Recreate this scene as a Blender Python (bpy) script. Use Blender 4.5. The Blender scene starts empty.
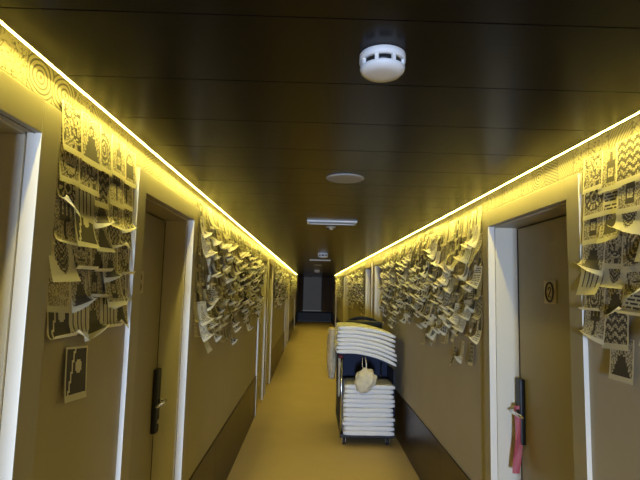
import bpy, bmesh, math, random
from mathutils import Vector, Matrix, noise
R = math.radians
sc = bpy.context.scene
col = sc.collection
random.seed(7)

# ---------------------------------------------------------------- camera, light, exposure
cam_d = bpy.data.cameras.new('camera')
cam_d.sensor_fit = 'HORIZONTAL'; cam_d.sensor_width = 36.0
cam_d.lens = 36.0 * 470.0 / 640.0
cam_d.clip_start = 0.02
cam = bpy.data.objects.new('camera', cam_d); col.objects.link(cam)
cam.matrix_world = (Matrix.Translation((0, 0, 1.70)) @ Matrix.Rotation(R(-0.816), 4, 'Z')
                    @ Matrix.Rotation(R(90 + 5.817), 4, 'X') @ Matrix.Rotation(R(1.4), 4, 'Z'))
sc.camera = cam
w = bpy.data.worlds.new('world'); sc.world = w; w.use_nodes = True
w.node_tree.nodes['Background'].inputs[0].default_value = (0.5, 0.65, 1, 1)
w.node_tree.nodes['Background'].inputs[1].default_value = 0.02
sc.view_settings.view_transform = 'Standard'; sc.view_settings.look = 'None'
sc.view_settings.gamma = 1.0; sc.view_settings.use_curve_mapping = False
sc.view_settings.exposure = 0.10
sc.cycles.use_denoising = True
sc.cycles.max_bounces = 8; sc.cycles.diffuse_bounces = 5; sc.cycles.glossy_bounces = 3
sc.cycles.caustics_reflective = False; sc.cycles.caustics_refractive = False
LED_POWER = 138.0
# added area light: daylight assumed from behind the camera, no opening is built
ld = bpy.data.lights.new('assumed_daylight', 'AREA'); ld.shape = 'RECTANGLE'; ld.size = 0.5; ld.size_y = 1.2; ld.spread = R(62)
ld.energy = 80.0; ld.color = (0.50, 0.66, 1.0)
lo = bpy.data.objects.new('assumed_daylight', ld); col.objects.link(lo)
lo.location = (-0.46, -5.98, 0.95); lo.rotation_euler = (R(90), 0, 0)

# ---------------------------------------------------------------- dimensions
LX, RX = -0.72, 1.03           # wall faces
CZ = 2.243                     # ceiling underside
Y0, YL, Y1 = -6.0, 20.6, 24.5  # back, end of the lit part, far end
WT = 0.22
TOPZ = 2.36
DOORS_L = [(0.27, 1.27), (1.86, 2.84), (6.40, 7.38), (7.62, 8.60), (12.80, 13.78), (13.95, 14.93), (19.40, 20.38)]
DOORS_R = [(1.76, 2.78), (6.74, 7.72), (8.06, 9.04), (12.98, 13.96), (14.20, 15.18), (19.40, 20.38)]
FZ = 2.165                     # top of the door frames
GL, GR = 0.050, 0.072          # gap between ceiling boards and wall
FW = 0.088                     # frame face width

# ---------------------------------------------------------------- materials
class NT:
    def __init__(s, name):
        s.m = bpy.data.materials.new(name); s.m.use_nodes = True
        s.t = s.m.node_tree; s.b = s.t.nodes['Principled BSDF']
        s.b.inputs['Specular IOR Level'].default_value = 0.4
    def n(s, typ, **k):
        nd = s.t.nodes.new(typ)
        for a, b in k.items(): setattr(nd, a, b)
        return nd
    def l(s, a, b): s.t.links.new(a, b)
    def math(s, op, a, b=None, c=None):
        nd = s.n('ShaderNodeMath', operation=op)
        for i, v in enumerate((a, b, c)):
            if v is None: continue
            if isinstance(v, (int, float)): nd.inputs[i].default_value = v
            else: s.l(v, nd.inputs[i])
        return nd.outputs[0]
    def obj(s):
        return s.n('ShaderNodeTexCoord').outputs['Object']
    def noise(s, scale, detail=3, vec=None, rough=0.5):
        nd = s.n('ShaderNodeTexNoise'); nd.inputs['Scale'].default_value = scale
        nd.inputs['Detail'].default_value = detail; nd.inputs['Roughness'].default_value = rough
        s.l(vec if vec else s.obj(), nd.inputs['Vector']); return nd.outputs['Fac']
    def mixc(s, fac, a, b):
        nd = s.n('ShaderNodeMix', data_type='RGBA')
        if isinstance(fac, (int, float)): nd.inputs[0].default_value = fac
        else: s.l(fac, nd.inputs[0])
        for i, v in ((6, a), (7, b)):
            if isinstance(v, tuple): nd.inputs[i].default_value = (*v, 1)
            else: s.l(v, nd.inputs[i])
        return nd.outputs[2]
    def bump(s, h, strength, dist=0.01):
        nd = s.n('ShaderNodeBump'); nd.inputs['Strength'].default_value = strength
        nd.inputs['Distance'].default_value = dist
        s.l(h, nd.inputs['Height']); s.l(nd.outputs[0], s.b.inputs['Normal'])

def mat(name, c, rough=0.6, metal=0.0, var=0.12, scale=20, bump=0.0, spec=0.4, sheen=0.0):
    s = NT(name)
    f = s.noise(scale)
    d = tuple(x * (1 - var) for x in c); e = tuple(min(1, x * (1 + var)) for x in c)
    s.l(s.mixc(f, d, e), s.b.inputs['Base Color'])
    s.b.inputs['Roughness'].default_value = rough; s.b.inputs['Metallic'].default_value = metal
    s.b.inputs['Specular IOR Level'].default_value = spec
    s.b.inputs['Sheen Weight'].default_value = sheen
    if bump: s.bump(s.noise(scale * 6), bump)
    return s.m

M = {}
M['wall'] = mat('taupe_wall', (0.385, 0.34, 0.255), 0.7, scale=3, var=0.05, bump=0.05)
M['frame'] = mat('frame_paint', (0.34, 0.30, 0.19), 0.42, var=0.04, scale=4)
M['frame_edge'] = mat('frame_edge_light', (0.75, 0.70, 0.59), 0.4, var=0.03, scale=4)
M['jamb'] = mat('jamb_paint', (0.64, 0.59, 0.46), 0.45, var=0.03, scale=4)
M['door'] = mat('door_laminate', (0.29, 0.25, 0.145), 0.42, var=0.06, scale=3)
M['gap_shade'] = mat('dark_gap_shade', (0.02, 0.015, 0.01), 0.7)  # near-black colour standing in for shade in the door gaps
M['ceil_back'] = mat('ceiling_void', (0.02, 0.015, 0.01), 0.9)
M['black'] = mat('black_metal', (0.008, 0.008, 0.009), 0.4)
M['chrome'] = mat('chrome', (0.75, 0.75, 0.76), 0.2, 1.0, var=0.02)
M['white_plastic'] = mat('white_plastic', (0.8, 0.8, 0.78), 0.45, var=0.02)
M['plate'] = mat('grey_plate', (0.33, 0.31, 0.27), 0.5, var=0.03)
M['plaque'] = mat('plaque_beige', (0.52, 0.45, 0.27), 0.45, var=0.03)
M['plaque_dark'] = mat('plaque_ink', (0.03, 0.025, 0.02), 0.6)
M['pink'] = mat('pink_card', (0.62, 0.15, 0.17), 0.5, var=0.1)
M['navy'] = mat('navy_fabric', (0.012, 0.017, 0.04), 0.75, var=0.2, scale=10)
M['bluegrey'] = mat('bluegrey_plastic', (0.09, 0.11, 0.15), 0.45)
M['towel'] = mat('white_terry', (0.82, 0.81, 0.78), 0.95, var=0.04, scale=60, bump=0.5, sheen=0.3, spec=0.1)
M['beige'] = mat('beige_cloth', (0.70, 0.62, 0.42), 0.95, var=0.2, scale=30, bump=0.4, spec=0.1)
M['net'] = mat('mottled_bag', (0.60, 0.49, 0.30), 0.95, var=0.45, scale=22, bump=0.8, spec=0.1)
M['maroon'] = mat('maroon_cloth', (0.12, 0.02, 0.025), 0.8)
M['rubber'] = mat('rubber', (0.02, 0.02, 0.02), 0.8)
M['bench'] = mat('bench_dark', (0.01, 0.015, 0.022), 0.5)
M['curtain'] = mat('brown_curtain', (0.25, 0.16, 0.09), 0.9, var=0.3, scale=8)

# carpet
s = NT('ochre_carpet')
f1 = s.noise(2.2, 4); f2 = s.noise(140, 2)
c = s.mixc(f1, (0.56, 0.43, 0.22), (0.70, 0.53, 0.28)); c = s.mixc(s.math('MULTIPLY', f2, 0.5), c, (0.36, 0.27, 0.14))
s.l(c, s.b.inputs['Base Color']); s.b.inputs['Roughness'].default_value = 0.85; s.b.inputs['Specular IOR Level'].default_value = 0.25
s.bump(f2, 0.3, 0.003); M['carpet'] = s.m
# ceiling panels: dark stained boards with grain running across the corridor
s = NT('dark_ceiling_board')
mp = s.n('ShaderNodeMapping'); mp.inputs['Scale'].default_value = (1.2, 26, 1); s.l(s.obj(), mp.inputs[0])
g = s.noise(3.0, 5, mp.outputs[0], 0.6)
s.l(s.mixc(g, (0.005, 0.0038, 0.002), (0.012, 0.0085, 0.005)), s.b.inputs['Base Color'])
s.b.inputs['Roughness'].default_value = 0.26; s.b.inputs['Specular IOR Level'].default_value = 0.17
s.bump(g, 0.08, 0.003); M['ceiling'] = s.m
# wainscot: dark wood, satin
s = NT('dark_wainscot')
mp = s.n('ShaderNodeMapping'); mp.inputs['Scale'].default_value = (1, 1, 20); s.l(s.obj(), mp.inputs[0])
g = s.noise(4.0, 4, mp.outputs[0])
s.l(s.mixc(g, (0.026, 0.016, 0.008), (0.050, 0.031, 0.015)), s.b.inputs['Base Color'])
s.b.inputs['Roughness'].default_value = 0.35; M['wainscot'] = s.m

# paper and inks
def paper(name, c, trans):
    s = NT(name)
    f = s.noise(25, 3)
    s.l(s.mixc(f, tuple(x * 0.9 for x in c), c), s.b.inputs['Base Color'])
    s.b.inputs['Roughness'].default_value = 0.55
    tr = s.n('ShaderNodeBsdfTranslucent'); tr.inputs[0].default_value = (*c, 1)
    mx = s.n('ShaderNodeMixShader'); mx.inputs[0].default_value = trans
    s.l(s.b.outputs[0], mx.inputs[1]); s.l(tr.outputs[0], mx.inputs[2])
    s.l(mx.outputs[0], s.t.nodes['Material Output'].inputs[0])
    return s.m
M['paper'] = paper('cream_paper', (0.84, 0.79, 0.58), 0.35)
M['ink'] = mat('black_ink', (0.06, 0.05, 0.036), 0.6)
s = NT('fine_print')
f = s.math('GREATER_THAN', s.noise(170, 2), 0.5)
s.l(s.mixc(f, (0.20, 0.17, 0.11), (0.58, 0.52, 0.36)), s.b.inputs['Base Color']); s.b.inputs['Roughness'].default_value = 0.6
M['ink_soft'] = s.m
M['ink_pale'] = mat('pale_print', (0.50, 0.45, 0.31), 0.6)

# printed wallpaper: tiled line drawings (rings, stripes, grids, scribbles)
s = NT('printed_wallpaper')
sep = s.n('ShaderNodeSeparateXYZ'); s.l(s.obj(), sep.inputs[0])
wob = s.noise(9, 2)
yy = s.math('ADD', s.math('DIVIDE', sep.outputs[1], 0.115), s.math('MULTIPLY', wob, 0.35))
zz = s.math('ADD', s.math('DIVIDE', s.math('SUBTRACT', sep.outputs[2], 2.085), 0.10), s.math('MULTIPLY', wob, 0.15))
cy, cz = s.math('FLOOR', yy), s.math('FLOOR', zz)
fy, fz = s.math('SUBTRACT', s.math('FRACT', yy), 0.5), s.math('SUBTRACT', s.math('FRACT', zz), 0.5)
cmb = s.n('ShaderNodeCombineXYZ'); s.l(cy, cmb.inputs[0]); s.l(cz, cmb.inputs[1])
wn = s.n('ShaderNodeTexWhiteNoise', noise_dimensions='3D'); s.l(cmb.outputs[0], wn.inputs[0])
rnd = wn.outputs['Value']
rad = s.math('SQRT', s.math('ADD', s.math('POWER', fy, 2), s.math('POWER', fz, 2)))
rings = s.math('GREATER_THAN', s.math('SINE', s.math('MULTIPLY', rad, 48)), 0.35)
st1 = s.math('GREATER_THAN', s.math('SINE', s.math('MULTIPLY', s.math('ADD', fy, s.math('MULTIPLY', fz, 0.7)), 50)), 0.6)
st2 = s.math('GREATER_THAN', s.math('SINE', s.math('MULTIPLY', s.math('SUBTRACT', fz, s.math('MULTIPLY', fy, 0.5)), 46)), 0.6)
grid = s.math('MAXIMUM', st1, st2)
cmb2 = s.n('ShaderNodeCombineXYZ'); s.l(yy, cmb2.inputs[0]); s.l(zz, cmb2.inputs[1])
scr = s.math('LESS_THAN', s.math('ABSOLUTE', s.math('SUBTRACT', s.noise(5.5, 2, cmb2.outputs[0]), 0.5)), 0.022)
def between(a, b): return s.math('MULTIPLY', s.math('GREATER_THAN', rnd, a), s.math('LESS_THAN', rnd, b))
ink = s.math('MULTIPLY', rings, between(0.0, 0.16))
for pat, a, b in ((st1, 0.16, 0.30), (grid, 0.30, 0.46), (scr, 0.46, 0.86), (st2, 0.86, 0.93)):
    ink = s.math('ADD', ink, s.math('MULTIPLY', pat, between(a, b)))
edge = s.math('GREATER_THAN', s.math('MAXIMUM', s.math('ABSOLUTE', fy), s.math('ABSOLUTE', fz)), 0.475)
ink = s.math('MULTIPLY', s.math('MAXIMUM', ink, s.math('MULTIPLY', edge, 0.6)), 0.85)
s.l(s.mixc(ink, (0.30, 0.27, 0.18), (0.035, 0.03, 0.018)), s.b.inputs['Base Color'])
s.b.inputs['Roughness'].default_value = 0.6
M['wallpaper'] = s.m

def emit(name, c, power):
    m = bpy.data.materials.new(name); m.use_nodes = True
    t = m.node_tree; t.nodes.clear()
    e = t.nodes.new('ShaderNodeEmission'); o = t.nodes.new('ShaderNodeOutputMaterial')
    e.inputs[0].default_value = (*c, 1); e.inputs[1].default_value = power
    t.links.new(e.outputs[0], o.inputs[0]); return m
M['led'] = emit('warm_led', (1.0, 0.81, 0.155), LED_POWER)
M['led_side'] = emit('warm_led_diffuser_side', (1.0, 0.78, 0.13), LED_POWER * 0.13)
M['dim_glass'] = emit('dusky_window_pane', (1.0, 1.02, 1.10), 0.032)

# ---------------------------------------------------------------- mesh helpers
def add_box(bm, x0, x1, y0, y1, z0, z1, mi=0, bev=0.0):
    vs = [bm.verts.new((x, y, z)) for x in (x0, x1) for y in (y0, y1) for z in (z0, z1)]
    fs = []
    for q in ((0, 1, 3, 2), (4, 6, 7, 5), (0, 4, 5, 1), (2, 3, 7, 6), (0, 2, 6, 4), (1, 5, 7, 3)):
        f = bm.faces.new([vs[i] for i in q]); f.material_index = mi; fs.append(f)
    if bev:
        es = list({e for f in fs for e in f.edges})
        bmesh.ops.bevel(bm, geom=es, offset=bev, segments=2, affect='EDGES', profile=0.6)
    return vs

def add_tube(bm, pts, r, n=10, caps=True, mi=0):
    pts = [Vector(p) for p in pts]; rings = []
    rs = r if isinstance(r, (list, tuple)) else [r] * len(pts)
    up = None
    for i, p in enumerate(pts):
        d = (pts[min(i + 1, len(pts) - 1)] - pts[max(i - 1, 0)]).normalized()
        if up is None: up = d.orthogonal().normalized()
        a = (up - d * up.dot(d)).normalized(); up = a; b = d.cross(a)
        rings.append([bm.verts.new(p + (a * math.cos(t) + b * math.sin(t)) * rs[i]) for t in [2 * math.pi * k / n for k in range(n)]])
    for A, B in zip(rings, rings[1:]):
        for k in range(n):
            f = bm.faces.new((A[k], A[(k + 1) % n], B[(k + 1) % n], B[k])); f.material_index = mi; f.smooth = True
    if caps:
        bm.faces.new(rings[0][::-1]).material_index = mi; bm.faces.new(rings[-1]).material_index = mi

def add_lathe(bm, prof, n=32, c=(0, 0, 0), mi=0):
    rings = []
    for r, z in prof:
        rings.append([bm.verts.new((c[0] + r * math.cos(2 * math.pi * k / n), c[1] + r * math.sin(2 * math.pi * k / n), c[2] + z)) for k in range(n)])
    for A, B in zip(rings, rings[1:]):
        for k in range(n):
            f = bm.faces.new((A[k], A[(k + 1) % n], B[(k + 1) % n], B[k])); f.material_index = mi; f.smooth = True
    bm.faces.new(rings[0][::-1]).material_index = mi; bm.faces.new(rings[-1]).material_index = mi

def obj(name, bm, mats, parent=None):
    bmesh.ops.recalc_face_normals(bm, faces=bm.faces)
    me = bpy.data.meshes.new(name); bm.to_mesh(me); bm.free()
    for m in (mats if isinstance(mats, (list, tuple)) else [mats]): me.materials.append(M[m] if isinstance(m, str) else m)
    o = bpy.data.objects.new(name, me); col.objects.link(o)
    if parent: o.parent = parent
    return o

def tag(o, label=None, cat=None, group=None, kind=None):
    if label: o['label'] = label
    if cat: o['category'] = cat
    if group: o['group'] = group
    if kind: o['kind'] = kind
    return o

def empty(name, loc=(0, 0, 0), rot=(0, 0, 0)):
    o = bpy.data.objects.new(name, None); col.objects.link(o); o.location = loc; o.rotation_euler = rot
    o.empty_display_size = 0.1; return o

def copy_tree(o, parent=None):
    c = o.copy(); col.objects.link(c); c.parent = parent
    for ch in list(o.children): copy_tree(ch, c)
    return c

# ---------------------------------------------------------------- setting
bm = bmesh.new(); add_box(bm, LX - WT, RX + WT, Y0 - 0.1, Y1 + 0.1, -0.08, 0)
tag(obj('floor', bm, 'carpet'), 'ochre carpet running the length of the corridor', 'floor', kind='structure')

def wall(side, doors, X, sgn):
    # sgn: direction from the corridor into the wall
    bm = bmesh.new(); a, b = sorted((X, X + sgn * WT)); y = Y0
    for d0, d1 in doors:
        add_box(bm, a, b, y, d0 + 0.02, 0, TOPZ)
        add_box(bm, a, b, d0 + 0.02, d1 - 0.02, FZ - 0.01, TOPZ)
        add_box(bm, *sorted((X + sgn * 0.19, X + sgn * WT)), d0 + 0.02, d1 - 0.02, 0, FZ - 0.01)
        y = d1 - 0.02
    add_box(bm, a, b, y, Y1, 0, TOPZ)
    tag(obj('wall_' + side, bm, 'wall'), 'taupe corridor wall on the %s behind the printed sheets' % side, 'wall', kind='structure')
    # dark panelling along the foot of the wall, between the doors
    bm = bmesh.new(); y = Y0; t = 0.012
    x0, x1 = sorted((X, X - sgn * t))
    spans = []
    for d0, d1 in doors: spans.append((y, d0)); y = d1
    spans.append((y, Y1))
    for y0, y1 in spans:
        off = 3.75
        k = math.floor((y0 - off) / 1.22)
        cuts = [y0] + [off + 1.22 * j for j in range(k, k + 12) if y0 + 0.05 < off + 1.22 * j < y1 - 0.05] + [y1]
        for p, q in zip(cuts, cuts[1:]): add_box(bm, x0, x1, p + 0.0015, q - 0.0015, 0, 0.52)
    tag(obj('baseboard_' + side, bm, 'wainscot'), 'tall dark brown panelling at the foot of the %s wall' % side, 'baseboard', kind='structure')
wall('left', DOORS_L, LX, -1)
wall('right', DOORS_R, RX, 1)

bm = bmesh.new()
add_box(bm, LX - WT, RX + WT, Y0 - 0.12, Y0 - 0.02, 0, TOPZ)
tag(obj('wall_back', bm, 'wall'), 'corridor wall behind the viewpoint', 'wall', kind='structure')
bm = bmesh.new(); add_box(bm, LX - WT, RX + WT, Y1, Y1 + 0.1, 0, TOPZ)
tag(obj('wall_far', bm, 'curtain'), 'dim brown wall closing the far end of the corridor', 'wall', kind='structure')

bm = bmesh.new()
PITCH = 0.304
y = 0.90 - PITCH * 22
while y < Y1:
    lit = y < YL
    x0, x1 = (LX + GL, RX - GR) if lit else (LX, RX)
    add_box(bm, x0, x1, y + 0.002, min(y + PITCH, Y1) - 0.002, CZ, CZ + 0.010, 0)
    y += PITCH
add_box(bm, LX - WT, RX + WT, Y0 - 0.1, Y1 + 0.1, TOPZ, TOPZ + 0.05, 1)
for x in (LX + 0.12, 0.15, RX - 0.13): add_box(bm, x - 0.03, x + 0.03, Y0, Y1, CZ + 0.0102, TOPZ, 1)
tag(obj('ceiling', bm, ['ceiling', 'ceil_back']), 'dark brown ceiling of wide cross boards', 'ceiling', kind='structure')

for side, X, sg in (('left', LX, 1), ('right', RX, -1)):
    bm = bmesh.new(); g = GL if sg > 0 else GR
    x0, x1 = sorted((X + sg * (g - 0.001), X + sg * (g - 0.009)))
    y = Y0
    while y < YL:
        add_box(bm, x0, x1, y, min(y + 0.8, YL), CZ + 0.002, CZ + 0.009); y += 0.8
    for f in bm.faces:
        f.normal_update()
        if f.calc_center_median().z > CZ + 0.0021: f.material_index = 1
    tag(obj('led_strip', bm, ['led', 'led_side']), 'glowing yellow LED strip along the top of the %s wall' % side, 'light strip', 'cove light strips')

# printed wallpaper: band above the doors and frames
for n, (X, sg, doors) in enumerate(((LX, 1, DOORS_L), (RX, -1, DOORS_R))):
    bm = bmesh.new(); x0, x1 = sorted((X, X + sg * 0.0015))
    add_box(bm, x0, x1, 0.0, YL, 2.075, CZ + 0.10)
    for d0, d1 in doors:  # cut-outs for the frames are covered by the frames themselves
        pass
    tag(obj('trim_%d' % (n + 1), bm, 'wallpaper'), 'band of cream printed wallpaper under the %s light strip' % ('left', 'right')[n], 'wallpaper', kind='structure')

# ---------------------------------------------------------------- doors
def stroke(bm, pts, r, y):   # glyph strokes in the plate's plane: pts (u, v)
    add_tube(bm, [(u, y, v) for u, v in pts], r, 6)

def arc(cx, cz, rx, rz, a0, a1, n=14):
    return [(cx + rx * math.cos(R(a0 + (a1 - a0) * k / n)), cz + rz * math.sin(R(a0 + (a1 - a0) * k / n))) for k in range(n + 1)]

def make_door(idx, X, sg, d0, d1, label, detail=True, glyph='2', hang=False):
    # local frame: x from the near jamb (0) to the far jamb (W), y out into the corridor, z up
    # left wall (sg=+1): local x -> +Y, local y -> +X ; right wall: local x -> +Y, local y -> -X (mirrored build)
    W = d1 - d0
    root = empty('door_%d' % idx, (X, d0, 0)); tag(root, label, 'door', kind='structure')
    def P(bm):  # map local (along, out, z) to world-relative (x, y, z)
        for v in bm.verts:
            a, o, z = v.co; v.co = (sg * o, a, z)
        return bm
    D = 0.150
    bm = bmesh.new(); T = 0.018
    add_box(bm, 0, FW, -0.02, T, 0, FZ, bev=0.002); add_box(bm, W - FW, W, -0.02, T, 0, FZ, bev=0.002)
    add_box(bm, FW, W - FW, -0.02, T, FZ - FW, FZ, bev=0.002)
    for f in bm.faces:   # board faces turned along the corridor take a lighter colour
        f.normal_update()
        if abs(f.normal.x) > 0.9: f.material_index = 1
    fr = obj('door_frame', P(bm), ['frame', 'frame_edge'], root)
    bm = bmesh.new(); q = FW - 0.012   # recessed jamb lining, set back behind the face
    add_box(bm, q - 0.04, FW + 0.006, -D - 0.03, -0.021, 0, FZ - FW + 0.03)
    add_box(bm, W - FW - 0.006, W - q + 0.04, -D - 0.03, -0.021, 0, FZ - FW + 0.03)
    add_box(bm, FW, W - FW, -D - 0.03, -0.021, FZ - FW - 0.006, FZ - FW + 0.03)
    for f in bm.faces:
        f.normal_update()
        if abs(f.normal.z) > 0.9: f.material_index = 1
    obj('jamb', P(bm), ['jamb', 'frame'], root)
    bm = bmesh.new()
    add_box(bm, FW + 0.006, W - FW - 0.006, -D - 0.035, -D - 0.03, 0, FZ - FW - 0.006)
    add_box(bm, W - FW - 0.033, W - FW - 0.0065, -D - 0.029, -D + 0.003, 0.006, FZ - FW - 0.014)  # dark strip fills the latch-side gap, painted in place of its shade
    obj('gap_shade', P(bm), 'gap_shade', root)
    bm = bmesh.new()
    add_box(bm, FW + 0.010, W - FW - 0.034, -D - 0.03, -D + 0.008, 0.006, FZ - FW - 0.014, bev=0.002)
    obj('door_panel', P(bm), 'door', root)
    if not detail: return root
    yd = -D + 0.008
    # lock plate near the far (latch) edge
    u = W - FW - 0.055
    bm = bmesh.new(); add_box(bm, u - 0.034, u + 0.030, yd, yd + 0.028, 0.885, 1.23, bev=0.008)
    lp = obj('lock_plate', P(bm), 'black', root)
    bm = bmesh.new()
    add_tube(bm, [(u, yd + 0.02, 1.055), (u, yd + 0.06, 1.055)], 0.0105, 12)
    add_tube(bm, [(u + 0.012, yd + 0.062, 1.055), (u - 0.03, yd + 0.064, 1.055), (u - 0.10, yd + 0.060, 1.053), (u - 0.125, yd + 0.056, 1.052)], [0.010, 0.010, 0.009, 0.006], 10)
    obj('lever', P(bm), 'chrome', lp)
    bm = bmesh.new(); add_tube(bm, [(u, yd + 0.026, 0.945), (u, yd + 0.032, 0.945)], 0.012, 14)
    obj('keyhole', P(bm), 'chrome', lp)
    # square number plaque
    u = W - FW - (0.40 if sg > 0 else 0.39); z = 1.707
    bm = bmesh.new(); add_box(bm, u - 0.058, u + 0.058, yd, yd + 0.006, z - 0.056, z + 0.056, bev=0.002)
    pq = obj('number_plate', P(bm), 'plaque', root)
    bm = bmesh.new()
    if glyph == '2':
        stroke(bm, arc(u, z, 0.036, 0.046, 0, 360, 28), 0.0055, yd + 0.006)
        g = [(u - 0.013, z + 0.010)] + arc(u, z + 0.012, 0.012, 0.011, 160, -30, 8) + [(u - 0.013, z - 0.024), (u + 0.014, z - 0.024)]
        stroke(bm, [(u + sg * (a - u), b) for a, b in g], 0.0032, yd + 0.006)
    else:
        stroke(bm, arc(u, z + 0.024, 0.020, 0.021, 0, 360, 20), 0.004, yd + 0.006)
        stroke(bm, arc(u, z - 0.024, 0.024, 0.024, 0, 360, 20), 0.004, yd + 0.006)
    obj('number', P(bm), 'plaque_dark', pq)
    return root

names_l = ['taupe door recessed at the left edge of the picture', 'taupe door on the left wall with black lock plate',
           'narrow seen door just beyond the long left sheet panel', 'second door beyond the long left sheet panel',
           'distant left door, nearer of the far pair', 'distant left door, farther of the far pair', 'last door on the left before the dark end']
names_r = ['taupe door on the right wall with pink tag on its lever', 'door just beyond the long right sheet panel, above the cart',
           'second door beyond the long right sheet panel', 'distant right door, nearer of the far pair',
           'distant right door, farther of the far pair', 'last door on the right before the dark end']
k = 1
for i, (a, b) in enumerate(DOORS_L):
    make_door(k, LX, 1, a, b, names_l[i], detail=i < 4, glyph='8'); k += 1
for i, (a, b) in enumerate(DOORS_R):
    make_door(k, RX, -1, a, b, names_r[i], detail=i < 3, glyph='2'); k += 1

# pink tag looped over the lever of the right door
bm = bmesh.new()
ys = 2.78 - FW - 0.055; xs = RX + 0.142 - 0.040
n = 18; rows = []
for i in range(n + 1):
    t = i / n; z = 1.088 - 0.345 * t
    off = 0.010 * math.sin(t * 4.2) - 0.012 * t
    wd = 0.019 + 0.003 * math.sin(t * 3)
    rows.append([(xs + off - wd + 2 * wd * j / 4, ys - 0.022 - 0.018 * t + 0.004 * math.sin(t * 9 + j), z) for j in range(5)])
V = [[bm.verts.new(p) for p in r] for r in rows]
for i in range(n):
    for j in range(4):
        if 1 <= i <= 2 and 1 <= j <= 2: continue   # punched hole for the lever
        bm.faces.new((V[i][j], V[i][j + 1], V[i + 1][j + 1], V[i + 1][j]))
bmesh.ops.solidify(bm, geom=bm.faces[:], thickness=0.0015)
tag(obj('door_hanger', bm, 'pink'), 'long pink door hanger looped over the right door lever', 'door hanger')

# ---------------------------------------------------------------- ceiling fittings
def smoke(loc, label, s=1.0):
    root = empty('smoke_detector', loc); root.scale = (s, s, s); tag(root, label, 'smoke detector', 'smoke detectors on the ceiling')
    bm = bmesh.new(); add_lathe(bm, [(0.050, 0), (0.0535, -0.002), (0.0535, -0.019), (0.050, -0.0195)])
    obj('base', bm, 'white_plastic', root)
    bm = bmesh.new(); add_lathe(bm, [(0.046, -0.019), (0.046, -0.033)], 32)
    obj('sensor_chamber', bm, 'black', root)
    bm = bmesh.new(); add_lathe(bm, [(0.049, -0.0320), (0.0525, -0.033), (0.0500, -0.040), (0.044, -0.046), (0.030, -0.0485), (0.010, -0.049)])
    for k in range(8):
        a = 2 * math.pi * (k + 0.5) / 8; m = Matrix.Rotation(a, 4, 'Z')
        vs = add_box(bm, 0.0455, 0.0520, -0.0040, 0.0040, -0.033, -0.019)
        for v in vs: v.co = m @ v.co
    obj('cover', bm, 'white_plastic', root)
    return root
smoke((0.150, 1.045, CZ), 'white round smoke detector on the ceiling nearest the viewer')
smoke((0.155, 7.32, CZ), 'small pale smoke detector far along the ceiling beyond the vent', 1.5)
smoke((0.136, 14.4, CZ), 'tiny smoke detector near the dark end of the ceiling', 1.5)

def speaker(loc, label):
    root = empty('ceiling_speaker', loc); tag(root, label, 'ceiling speaker', 'round flat ceiling speakers')
    bm = bmesh.new(); add_lathe(bm, [(0.093, 0), (0.094, -0.004), (0.088, -0.008), (0.082, -0.007)], 40); obj('rim', bm, 'plate', root)
    bm = bmesh.new(); add_lathe(bm, [(0.081, -0.001), (0.081, -0.006), (0.05, -0.0065), (0.01, -0.007)], 40); obj('grille', bm, 'plate', root)
speaker((0.149, 2.275, CZ), 'round flat grey ceiling disc behind the nearest smoke detector')
speaker((0.126, 11.2, CZ), 'distant round disc on the dark ceiling')

def vent(loc, label):
    root = empty('ceiling_vent', loc); tag(root, label, 'ceiling vent', 'slotted ceiling vents')
    bm = bmesh.new(); h = 0.09; wv = 0.203
    add_box(bm, -wv, wv, -h, -h + 0.02, -0.012, 0, bev=0.002); add_box(bm, -wv, wv, h - 0.02, h, -0.012, 0, bev=0.002)
    add_box(bm, -wv, -wv + 0.02, -h + 0.02, h - 0.02, -0.012, 0); add_box(bm, wv - 0.02, wv, -h + 0.02, h - 0.02, -0.012, 0)
    obj('frame', bm, 'white_plastic', root)
    for k in range(5):
        bm = bmesh.new(); y = -h + 0.035 + k * 0.0275
        vs = add_box(bm, -wv + 0.02, wv - 0.02, y - 0.010, y + 0.010, -0.0075, -0.0055)
        for v in vs: v.co.z += (v.co.y - y) * 0.3
        obj('slat', bm, 'plate', root)
vent((0.148, 3.84, CZ), 'long pale slotted vent across the ceiling')
vent((0.14, 9.2, CZ), 'far slotted vent faint on the dark ceiling')
bm = bmesh.new(); add_lathe(bm, [(0.045, 0), (0.045, -0.006), (0.02, -0.014), (0.016, -0.026), (0.006, -0.03)], 24, (0.155, 4.14, CZ))
tag(obj('sprinkler', bm, 'plate'), 'small round sprinkler head just beyond the ceiling vent', 'sprinkler')
bm = bmesh.new(); add_box(bm, 0.0, 0.30, 22.9, 23.2, CZ - 0.02, CZ, bev=0.004)
tag(obj('ceiling_panel_light', bm, 'plate'), 'dim square fitting on the ceiling above the far window', 'ceiling light')

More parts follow.
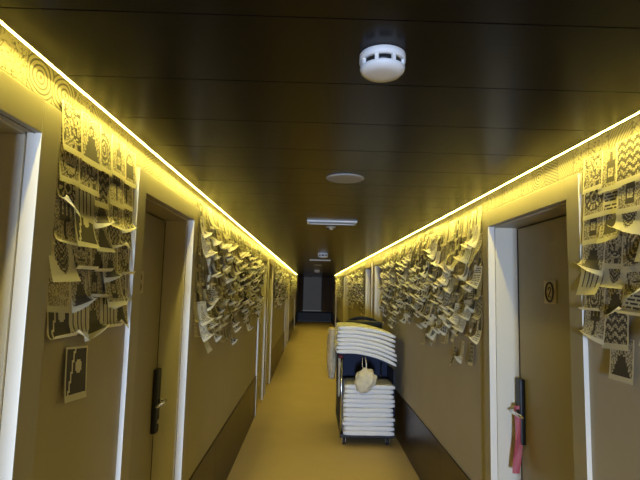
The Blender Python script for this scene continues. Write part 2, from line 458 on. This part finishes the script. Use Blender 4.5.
# ---------------------------------------------------------------- far end
root = empty('window_1', (0.0, Y1, 0)); tag(root, 'dim blue-grey window at the far end of the corridor', 'window', kind='structure')
bm = bmesh.new(); add_box(bm, -0.44, 0.48, -0.03, -0.02, 0.55, 2.27); obj('pane', bm, 'dim_glass', root)
bm = bmesh.new()
add_box(bm, -0.48, -0.44, -0.05, 0, 0.52, 2.28); add_box(bm, 0.48, 0.52, -0.05, 0, 0.52, 2.28)
obj('window_frame', bm, 'bench', root)
bm = bmesh.new(); add_box(bm, -0.46, 0.50, -0.10, 0, 0.50, 0.55); obj('window_sill', bm, 'white_plastic', root)
for x0, x1, lb in ((LX + 0.01, -0.46, 'left'), (0.52, RX - 0.01, 'right')):
    bm = bmesh.new(); n = 14; prev = None
    for i in range(n + 1):
        x = x0 + (x1 - x0) * i / n; y = Y1 - 0.08 - 0.025 * (i % 2)
        cur = [bm.verts.new((x, y, 0.52)), bm.verts.new((x, y, 2.27))]
        if prev: bm.faces.new((prev[0], cur[0], cur[1], prev[1]))
        prev = cur
    bmesh.ops.solidify(bm, geom=bm.faces[:], thickness=0.004)
    tag(obj('curtain', bm, 'curtain'), 'dark brown curtain drawn back on the %s of the far window' % lb, 'curtain', 'curtains at the far window')
root = empty('bench', (0.15, Y1 - 0.35, 0)); tag(root, 'low dark bench across the far end below the window', 'bench')
bm = bmesh.new(); add_box(bm, -0.85, 0.86, -0.2, 0.22, 0.06, 0.44, bev=0.01); obj('body', bm, 'bench', root)
bm = bmesh.new(); add_box(bm, -0.86, 0.87, -0.22, 0.22, 0.44, 0.49, bev=0.015); obj('seat_pad', bm, 'navy', root)
bm = bmesh.new(); add_box(bm, -0.82, 0.83, -0.16, 0.2, 0, 0.06); obj('plinth', bm, 'black', root)

# ---------------------------------------------------------------- printed sheets
SW, SH = 0.128, 0.150
def d_seg(u, v, x0, y0, x1, y1):
    dx, dy = x1 - x0, y1 - y0; t = max(0, min(1, ((u - x0) * dx + (v - y0) * dy) / (dx * dx + dy * dy)))
    return math.hypot(u - x0 - t * dx, v - y0 - t * dy)
def m_rings(u, v):
    r = math.hypot(u, v * 1.2); a = math.atan2(v, u)
    if r < 0.12: return 1
    if r < 0.5: return 0 if r < 0.2 else (1 if (int(a * 12 / math.pi + 24) % 2 == 0 or r < 0.27 or r > 0.44) else 0)
    return 2
def m_target(u, v):
    r = math.hypot(u * 1.1, v * 1.0); return (1 if int(r * 13) % 2 else 0) if r < 0.46 else 2
def m_fork(u, v):
    if 0.02 < abs(v) and v > 0.12 and v < 0.42: return 1 if min(abs(abs(u) - 0.2), abs(u)) < 0.045 else 0
    if 0.0 < v <= 0.12: return 1 if abs(u) < 0.24 else 0
    if -0.44 < v <= 0: return 1 if abs(u) < 0.06 else (2 if abs(u) > 0.38 else 0)
    return 0
def m_cutlery(u, v):
    for k, c in enumerate((-0.33, -0.11, 0.11, 0.33)):
        if abs(u - c) < 0.035 and abs(v) < 0.42: return 1
        if v > 0.18 and v < 0.42 and abs(u - c) < (0.085 if k % 2 else 0.06): return 1
    return 0
def m_pot(u, v):
    if v < 0.05 and v > -0.38 and abs(u) < 0.34 - 0.12 * max(0, -v - 0.25): return 1
    r = math.hypot(u, v - 0.05)
    if v >= 0.05 and 0.24 < r < 0.32: return 1
    return 0
def m_portrait(u, v):
    r = math.hypot(u * 1.3, v - 0.18)
    if r < 0.17: return 2 if r < 0.12 and v < 0.24 else 1
    if v < 0.02: return 1 if abs(u) < 0.18 + (-v) * 0.5 else (2 if abs(u) > 0.42 else 0)
    return 2 if v > 0.42 else 0
def m_text(u, v):
    return 1 if int((v + 0.5) * 18) % 2 == 0 and (int((u + 0.5) * 16) * 7 + int((v + 0.5) * 18) * 5) % 6 and abs(u) < 0.42 else 0
def m_zigzag(u, v):
    return 1 if int((v + 0.5 + abs(((u + 0.5) * 3) % 1 - 0.5) * 0.25) * 10) % 2 else 0
def m_check(u, v):
    return 1 if (int((u + 0.5) * 8) + int((v + 0.5) * 11)) % 2 else (2 if abs(u) > 0.3 else 0)
def m_leaf(u, v):
    if abs(u) < 0.025 and v > -0.45: return 1
    wl = 0.34 * math.cos(min(1.5, abs(v) * 3.1))
    if abs(u) < wl: return 1 if int((v - abs(u) * 0.8 + 2) * 16) % 2 else 2
    return 0
def m_bottle(u, v):
    if v > 0.2: return 1 if abs(u) < 0.09 and v < 0.45 else 0
    if abs(u) < 0.22 and v > -0.42: return 0 if (abs(u) < 0.15 and -0.25 < v < 0) else 1
    return 2 if v < -0.42 else 0
def m_face(u, v):
    r = math.hypot(u * 1.15, v)
    if r > 0.42: return 1 if r < 0.48 else 2
    if abs(abs(u) - 0.15) < 0.06 and abs(v - 0.1) < 0.05: return 1
    if abs(u) < 0.16 and abs(v + 0.18) < 0.03: return 1
    return 0
def m_dark(u, v):
    return 0 if (math.hypot(u + 0.1, v - 0.1) < 0.16 or abs(u - 0.25 + 0.3 * v) < 0.04) else 1
def m_scribble(u, v):
    x = noise.noise(Vector((u * 6, v * 6, 3.3))); return 1 if abs(x) < 0.13 else (2 if x > 0.3 else 0)
def m_plain(u, v):
    return 2 if abs(u) < 0.3 and abs(v) < 0.28 and int((v + 0.5) * 16) % 3 == 0 else 0
MOTIFS = [('sunburst', m_rings), ('target', m_target), ('fork', m_fork), ('cutlery', m_cutlery), ('pot', m_pot), ('portrait', m_portrait),
          ('text', m_text), ('zigzag', m_zigzag), ('chequer', m_check), ('leaf', m_leaf), ('bottle', m_bottle), ('mask', m_face),
          ('silhouette', m_dark), ('scribble', m_scribble), ('faint', m_plain)]
# curl styles: (name, base lean deg, bend deg at left edge, bend deg at right edge, bend start)
CURLS = [('flat', 7, 6, 8, 0.6), ('curling', 8, 55, 70, 0.62), ('left-curled', 7, 125, 15, 0.55), ('right-curled', 7, 12, 130, 0.55), ('rolled-up', 9, 150, 140, 0.66), ('lifted', 14, 34, 14, 0.3), ('flared', 12, 25, 105, 0.38), ('flared', 12, 105, 25, 0.38)]

def sheet_verts(curl, nu, nv):
    _, lean, bl, br, st = CURLS[curl]
    P = []
    for i in range(nu + 1):
        u = i / nu; bend = bl + (br - bl) * u
        y, z = 0.004, 0.0; colp = [(u - 0.5, y, z)]
        for j in range(nv):
            t = (j + 0.5) / nv; a = lean + (bend * max(0, (t - st) / (1 - st)) ** 1.1)
            if j < nv * 0.15: a = lean * 0.5
            y += math.sin(R(a)) * SH / nv; z -= math.cos(R(a)) * SH / nv
            colp.append((u - 0.5, y, z))
        P.append(colp)
    return P
def fill_sheet(bm, motif, curl, nu, nv, mtx=None, dense=False):
    P = sheet_verts(curl, nu, nv); fn = MOTIFS[motif][1]
    V = []
    for c_ in P:
        row = []
        for x, y, z in c_:
            p = Vector((x * SW, y, z)); row.append(bm.verts.new(mtx @ p if mtx else p))
        V.append(row)
    for i in range(nu):
        for j in range(nv):
            f = bm.faces.new((V[i][j], V[i][j + 1], V[i + 1][j + 1], V[i + 1][j])); f.smooth = True
            u, v = ((i + 0.5) / nu - 0.5) * 1.15, (0.5 - (j + 0.5) / nv - 0.05) * 1.18
            q = fn(u, v) if abs(u) < 0.5 and abs(v) < 0.5 else 0
            if dense and q == 0 and motif % 3 and v > -0.5 and abs(u) < 0.54: q = 2
            f.material_index = q
CACHE = {}
def sheet_mesh(motif, curl, dense):
    if (motif, curl, dense) not in CACHE:
        bm = bmesh.new(); fill_sheet(bm, motif, curl, 18, 24, dense=dense)
        me = bpy.data.meshes.new('printed_sheet'); bm.to_mesh(me); bm.free()
        for m in (('paper', 'ink', 'ink_soft') if dense else ('paper', 'ink_soft', 'ink_pale')): me.materials.append(M[m])
        CACHE[(motif, curl, dense)] = me
    return CACHE[(motif, curl, dense)]

rs = random.Random(21)
def bottom_near_left(y):  return 1.48 + 0.08 * (y - 1.27) / 0.55
def bottom_near_right(y): return 1.52 + 0.05 * math.sin(y * 9)
def bottom_mid(y, seed):  return 1.40 + 0.13 * noise.noise(Vector((y * 1.9, seed, 0))) + 0.10 * noise.noise(Vector((y * 6.0, seed, 4)))
PANELS = [('left foreground panel', 0, 1.285, 1.815, bottom_near_left, True), ('right foreground panel', 1, 1.10, 1.728, bottom_near_right, True),
          ('left middle panel', 0, 2.86, 6.38, lambda y: bottom_mid(y, 1.3), True), ('right middle panel', 1, 2.80, 6.72, lambda y: bottom_mid(y, 8.1) - 0.03, True),
          ('', 0, 8.62, 12.78, lambda y: bottom_mid(y, 3.1), False), ('', 1, 9.06, 12.96, lambda y: bottom_mid(y, 5.1), False),
          ('', 0, 14.95, 19.38, lambda y: bottom_mid(y, 7.1), False), ('', 1, 15.2, 19.38, lambda y: bottom_mid(y, 9.1), False)]
items = []
RP = 0.089
for pname, side, y0, y1, bot, near in PANELS:
    ncol = max(1, round((y1 - y0) / (0.112 if 'fore' in pname else 0.088))); cp = (y1 - y0) / ncol
    for c_ in range(ncol):
        y = y0 + cp * (c_ + 0.5)
        zo = 0.0 if 'fore' in pname else rs.uniform(-0.045, 0.045)
        b = bot(y) + rs.uniform(-0.05, 0.05) * (0.3 if pname.startswith('left fore') else 1); r_ = 0
        while True:
            zt = 2.205 - RP * r_ + rs.uniform(-0.012, 0.012) * (1 if 'fore' in pname else 1.8) + zo * min(1, r_ / 2)
            if zt - SH < b - 0.03: break
            items.append(dict(p=pname, side=side, y=y + rs.uniform(-0.010, 0.010), z=zt, r=r_, c=c_, near=near)); r_ += 1
        if rs.random() < 0.26 and 'fore' not in pname:   # stragglers below the edge
            items.append(dict(p=pname, side=side, y=y, z=zt - rs.uniform(0.02, 0.09), r=r_, c=c_, near=near))
# the lone pointed sheet below the left foreground panel
items.append(dict(p='left foreground panel', side=0, y=1.47, z=1.505, r=9, c=1, near=True, fix=12))
items.append(dict(p='right foreground panel', side=1, y=1.555, z=1.560, r=9, c=4, near=True, fix=5))
for it in items:
    it['m'] = rs.randrange(len(MOTIFS))
    q = rs.random()
    if it['r'] < 2: it['k'] = 0 if q < 0.7 else 5
    elif it['r'] < 4: it['k'] = 0 if q < 0.3 else (5 if q < 0.5 else rs.choice((1, 2, 3)))
    else: it['k'] = 0 if q < 0.15 else (5 if q < 0.3 else rs.choice((1, 2, 3, 4)))
    it['tw'] = 0.0; it['wx'] = 1.0
    if 'fore' not in it['p']: it['wx'] = rs.uniform(0.38, 0.78)
    elif it['r'] < 2: it['k'] = 0
    if 'fore' not in it['p'] and it['r'] >= 1 and rs.random() < 0.36:
        it['k'] = 7 if it['side'] == 0 else 6
        it['tw'] = rs.uniform(4, 22)
    it['dense'] = 'fore' in it['p'] or rs.random() < 0.65
    it['rot'] = rs.uniform(-2, 2) if it['r'] < 3 else rs.uniform(-5, 5)
    if 'fix' in it: it['m'], it['k'] = it['fix'], 0
    it['sc'] = rs.uniform(0.92, 1.08)
    it['o'] = rs.uniform(0, 0.006) + 0.003 * (it['c'] % 2)
order = sorted([i for i in items if i['near']], key=lambda i: i['y'])
indiv = order[:300]; ids = set(id(i) for i in indiv)
rest = [i for i in items if id(i) not in ids]
def mtx(it):
    X, sg = ((LX, 1), (RX, -1))[it['side']]
    return (Matrix.Translation((X + sg * (0.003 + it['o']), it['y'], it['z'])) @ Matrix.Rotation(R(-90 if sg > 0 else 90), 4, 'Z')
            @ Matrix.Translation(((1 if sg > 0 else -1) * 0.0, math.sin(R(it['tw'])) * SW * 0.5, 0))
            @ Matrix.Rotation(R(it['tw'] * -sg), 4, 'Z') @ Matrix.Rotation(R(it['rot']), 4, 'Y') @ Matrix.Scale(it['sc'], 4) @ Matrix.Diagonal((it['wx'], 0.62 if 'fore' in it['p'] else 0.85, 1, 1)))
WORDS = ['one', 'two', 'three', 'four', 'five', 'six', 'seven', 'eight', 'nine', 'ten', 'eleven', 'twelve', 'thirteen', 'fourteen', 'fifteen', 'sixteen', 'seventeen', 'eighteen', 'nineteen']
WORDS += [t + u for t in ('twenty', 'thirty', 'forty', 'fifty') for u in ('', '-one', '-two', '-three', '-four', '-five', '-six', '-seven', '-eight', '-nine')]
for it in indiv:
    o = bpy.data.objects.new('printed_sheet', sheet_mesh(it['m'], it['k'], it['dense'])); col.objects.link(o)
    o.matrix_world = mtx(it)
    lb = '%s sheet with %s print, row %s down, column %s along the %s' % (CURLS[it['k']][0], MOTIFS[it['m']][0], WORDS[it['r']], WORDS[it['c']], it['p'])
    tag(o, lb, 'paper sheet', 'printed sheets on the ' + it['p'])
bm = bmesh.new()
for it in rest: fill_sheet(bm, it['m'], it['k'], 6, 9, mtx(it), it['dense'])
me = bpy.data.meshes.new('printed_sheets'); bm.to_mesh(me); bm.free()
for m in ('paper', 'ink', 'ink_soft'): me.materials.append(M[m])
o = bpy.data.objects.new('printed_sheets', me); col.objects.link(o)
tag(o, 'mass of cream printed sheets fluttering on the farther wall panels', 'paper sheets', kind='stuff')

# ---------------------------------------------------------------- housekeeping cart
CY = 5.30
cart = empty('housekeeping_cart', (0.62, CY + 0.48, 0)); tag(cart, 'navy housekeeping cart loaded with white linen by the right wall', 'cart')
def cpart(name, bm, m, parent=cart):
    pr = parent
    off = Vector((0.62, CY + 0.48, 0))
    for v in bm.verts: v.co -= off
    return obj(name, bm, m, pr)
bm = bmesh.new(); add_box(bm, 0.345, 0.950, CY - 0.01, CY + 0.96, 0.085, 0.122, bev=0.008); cpart('deck', bm, 'black')
bm = bmesh.new(); prev = None      # back panel cut to the sag of the top
for k in range(20):
    x = 0.362 + 0.57 * k / 19; z = 0.970 - 0.135 * max(0, ((x - 0.275) / 0.663 - 0.30) / 0.70) ** 1.7
    cur = [bm.verts.new((x, CY + 0.50, 0.122)), bm.verts.new((x, CY + 0.515, 0.122)), bm.verts.new((x, CY + 0.515, z)), bm.verts.new((x, CY + 0.50, z))]
    if prev:
        for a in range(4): bm.faces.new((prev[a], prev[(a + 1) % 4], cur[(a + 1) % 4], cur[a]))
    else: bm.faces.new(cur)
    prev = cur
bm.faces.new(prev[::-1]); cpart('back_panel', bm, 'navy')
bm = bmesh.new(); add_box(bm, 0.933, 0.947, CY + 0.05, CY + 0.95, 0.122, 0.80); cpart('side_panel', bm, 'navy')
bm = bmesh.new(); add_box(bm, 0.35, 0.361, CY + 0.08, CY + 0.95, 0.122, 0.93); cpart('side_panel', bm, 'navy')
def dr(t): return 0.135 * max(0, (t - 0.30) / 0.70) ** 1.7
bm = bmesh.new(); prev = None      # sagging top under the towels
for k in range(25):
    t = 0.06 + 0.90 * k / 24; x = 0.275 + 0.663 * t; z = 0.988 - dr(t)
    cur = [bm.verts.new((x, CY - 0.01, z)), bm.verts.new((x, CY + 0.53, z)), bm.verts.new((x, CY + 0.53, z - 0.014)), bm.verts.new((x, CY - 0.01, z - 0.014))]
    if prev:
        for a in range(4): bm.faces.new((prev[a], prev[(a + 1) % 4], cur[(a + 1) % 4], cur[a]))
    else: bm.faces.new(cur)
    prev = cur
bm.faces.new(prev[::-1]); cpart('top_tray', bm, 'navy')
bm = bmesh.new(); add_box(bm, 0.345, 0.935, CY + 0.56, CY + 0.97, 0.965, 0.990, bev=0.005); cpart('rear_tray', bm, 'bluegrey')
for x, y, z in ((0.352, CY + 0.012, 0.968), (0.852, CY + 0.455, 0.845), (0.352, CY + 0.94, 0.965), (0.90, CY + 0.94, 0.965)):
    bm = bmesh.new(); add_tube(bm, [(x, y, 0.122), (x, y, z)], 0.011, 10); cpart('post', bm, 'chrome')
for x in (0.39, 0.87):
    for y in (CY + 0.06, CY + 0.90):
        bm = bmesh.new(); add_tube(bm, [(x - 0.014, y, 0.042), (x + 0.014, y, 0.042)], 0.042, 16)
        wh = cpart('caster', bm, 'rubber')
        bm = bmesh.new(); add_box(bm, x - 0.022, x - 0.016, y - 0.015, y + 0.015, 0.03, 0.088); add_box(bm, x + 0.016, x + 0.022, y - 0.015, y + 0.015, 0.03, 0.088)
        cpart('fork', bm, 'chrome', wh)
# rear linen bag hung in a hoop, and push handle
bm = bmesh.new()
add_tube(bm, [(0.44, CY + 0.92, 0.95), (0.44, CY + 0.94, 1.20)] + [(0.44 + 0.47 * (0.5 - 0.5 * math.cos(R(a))), CY + 0.95, 1.20 + 0.13 * math.sin(R(a))) for a in range(15, 180, 15)] + [(0.91, CY + 0.94, 1.20), (0.91, CY + 0.92, 0.95)], 0.014, 10)
cpart('push_handle', bm, 'black')
bm = bmesh.new()
add_tube(bm, [(0.455, CY + 0.955, 1.21)] + [(0.44 + 0.47 * (0.5 - 0.5 * math.cos(R(a))), CY + 0.955, 1.18 + 0.13 * math.sin(R(a))) for a in range(20, 170, 15)] + [(0.90, CY + 0.955, 1.21)], 0.012, 8)
for i, (z0, z1) in enumerate(((1.0, 1.29),)):
    add_box(bm, 0.45, 0.90, CY + 0.70, CY + 0.93, z0, z1, bev=0.03)
cpart('caddy', bm, 'navy')
# small maroon corner bumper seen at the left end of the tray
bm = bmesh.new(); add_lathe(bm, [(0.012, 0.02), (0.028, 0.012), (0.030, -0.012), (0.012, -0.022)], 16, (0.335, CY - 0.012, 0.955)); cpart('bumper', bm, 'maroon')

def folded(name, x0, x1, y0, y1, z0, h, droop, seed, m='towel'):
    """folded textile: stadium cross-section with the rounded fold to the front, running along x"""
    bm = bmesh.new(); nx, rr = 22, h / 2; prof = []
    for k in range(9):
        a = R(90 + 180 * k / 8); ca, sa = math.cos(a), math.sin(a)
        prof.append((y0 + rr - rr * abs(ca) ** 0.7, rr + rr * math.copysign(abs(sa) ** 0.4, sa)))
    for k in range(1, 5): prof.append((y0 + rr + (y1 - y0 - rr) * k / 4, 0.0))
    for k in range(4, 0, -1): prof.append((y0 + rr + (y1 - y0 - rr) * k / 4, h))
    rings = []
    for i in range(nx + 1):
        t = i / nx; x = x0 + (x1 - x0) * t
        e = min(t, 1 - t) * nx; sq = 0.62 if e < 0.5 else (0.9 if e < 1.5 else 1.0)
        ring = []
        for y, z in prof:
            nz = noise.noise(Vector((x * 5, y * 4, 3.7))) * 0.006
            ny = noise.noise(Vector((x * 7, 3.1, seed * 5.1))) * 0.014
            zz = (z - rr) * sq + rr + z0 - droop(t) + nz * (1 if z0 > 0.2 else 0)
            ring.append(bm.verts.new((x, y + ny, zz)))
        rings.append(ring)
    n = len(prof)
    for A, B in zip(rings, rings[1:]):
        for k in range(n):
            f = bm.faces.new((A[k], A[(k + 1) % n], B[(k + 1) % n], B[k])); f.smooth = True
    bm.faces.new(rings[0]); bm.faces.new(rings[-1][::-1])
    return obj(name, bm, m)
ORD = ['bottom', 'second', 'third', 'fourth', 'fifth', 'sixth', 'seventh', 'eighth', 'ninth', 'tenth', 'eleventh', 'twelfth', 'thirteenth']
nl = 11; hh = 0.0478
rt = random.Random(5)
for i in range(nl):
    z = 0.124 + i * (hh + 0.001)
    o = folded('folded_sheet', 0.372 + rt.uniform(-0.006, 0.012), 0.922 + rt.uniform(-0.012, 0.012), CY - 0.06 + rt.uniform(-0.012, 0.012), CY + 0.40, z, hh, lambda t: 0, i + 1)
    tag(o, 'folded white bed sheet, %s in the lower stack on the cart deck' % (ORD[i] if i < nl - 1 else 'topmost'), 'linen', 'folded bed sheets on the cart deck')
nu_ = 7; hu = 0.0405
for i in range(nu_):
    z = 0.994 + i * (hu + 0.002)
    f = 1 - i * 0.06
    o = folded('folded_towel', 0.275 + rt.uniform(-0.004, 0.010) + 0.004 * i, 0.938 + rt.uniform(-0.012, 0.008) - 0.003 * i, CY - 0.10 + rt.uniform(-0.012, 0.012), CY + 0.50, z, hu, lambda t, f=f: dr(t) * f, i + 31)
    tag(o, 'folded white towel, %s in the sagging stack on top of the cart' % (ORD[i] if i < nu_ - 1 else 'topmost'), 'towel', 'folded towels on the cart top')

# bunched cloth hanging by two cords in the cart's front opening
bm = bmesh.new(); bmesh.ops.create_icosphere(bm, subdivisions=4, radius=0.108)
for v in bm.verts:
    p = v.co.copy(); d = p.normalized()
    k = 1 + 0.22 * noise.noise(d * 2.2) + 0.10 * abs(noise.noise(Vector((math.atan2(d.x, d.y) * 2.4, d.z, 2))))
    v.co = p * k; v.co.z *= 1.02 if d.z > 0 else 1.25; v.co.x += -0.35 * min(0, v.co.z) * -0.6; v.co.y *= 0.7
for f in bm.faces: f.smooth = True
for v in bm.verts: v.co += Vector((0.600, CY - 0.19, 0.745))
cl = obj('bunched_cloth', bm, 'beige'); tag(cl, 'bunched cream cloth dangling from a cord in front of the cart', 'cloth')
bm = bmesh.new()
add_tube(bm, [(0.600, CY - 0.18, 0.82), (0.602, CY - 0.165, 0.90), (0.604, CY - 0.03, 0.950)], 0.006, 8)
add_tube(bm, [(0.590, CY - 0.18, 0.81), (0.56, CY - 0.15, 0.88), (0.575, CY - 0.03, 0.950)], 0.003, 6)
obj('cord', bm, 'towel', cl)

# beige laundry bag hanging on the left side of the cart
def bag(name, cx, cy, z0, z1, rx, ry, m, label, seed):
    bm = bmesh.new(); n, nz = 28, 18; rings = []
    for j in range(nz + 1):
        t = j / nz; z = z0 + (z1 - z0) * t; k = (0.35 + 0.65 * math.sin(R(min(90, 20 + t * 160)))) * (1 - 0.30 * max(0, t - 0.6) / 0.4)
        ring = []
        for i in range(n):
            a = 2 * math.pi * i / n
            q = k * (1 + 0.25 * noise.noise(Vector((math.cos(a) * 2, math.sin(a) * 2, z * 5 + seed))) + 0.05 * math.cos(a * 7))
            ring.append(bm.verts.new((cx + rx * q * math.cos(a), cy + ry * q * math.sin(a), z)))
        rings.append(ring)
    for A, B in zip(rings, rings[1:]):
        for i in range(n):
            f = bm.faces.new((A[i], A[(i + 1) % n], B[(i + 1) % n], B[i])); f.smooth = True
    bm.faces.new(rings[0][::-1]); bm.faces.new(rings[-1])
    return tag(obj(name, bm, m), label, 'bag')
bag('laundry_bag', 0.272, CY + 0.76, 0.58, 1.20, 0.066, 0.15, 'net', 'beige laundry bag hanging on the left rear side of the cart', 1)
bm = bmesh.new(); n = 16; prev = None
for j in range(n + 1):
    z = 0.93 - 0.42 * j / n
    cur = [bm.verts.new((0.330 + 0.010 * math.sin(k * 1.3 + j * 0.6), CY + 0.03 + k * 0.018, z)) for k in range(9)]
    if prev:
        for k in range(8): bm.faces.new((prev[k], prev[k + 1], cur[k + 1], cur[k]))
    prev = cur
bmesh.ops.solidify(bm, geom=bm.faces[:], thickness=0.012)
tag(obj('cleaning_cloth', bm, 'towel'), 'pale cloth strip draped down the cart side by the front post', 'cloth')
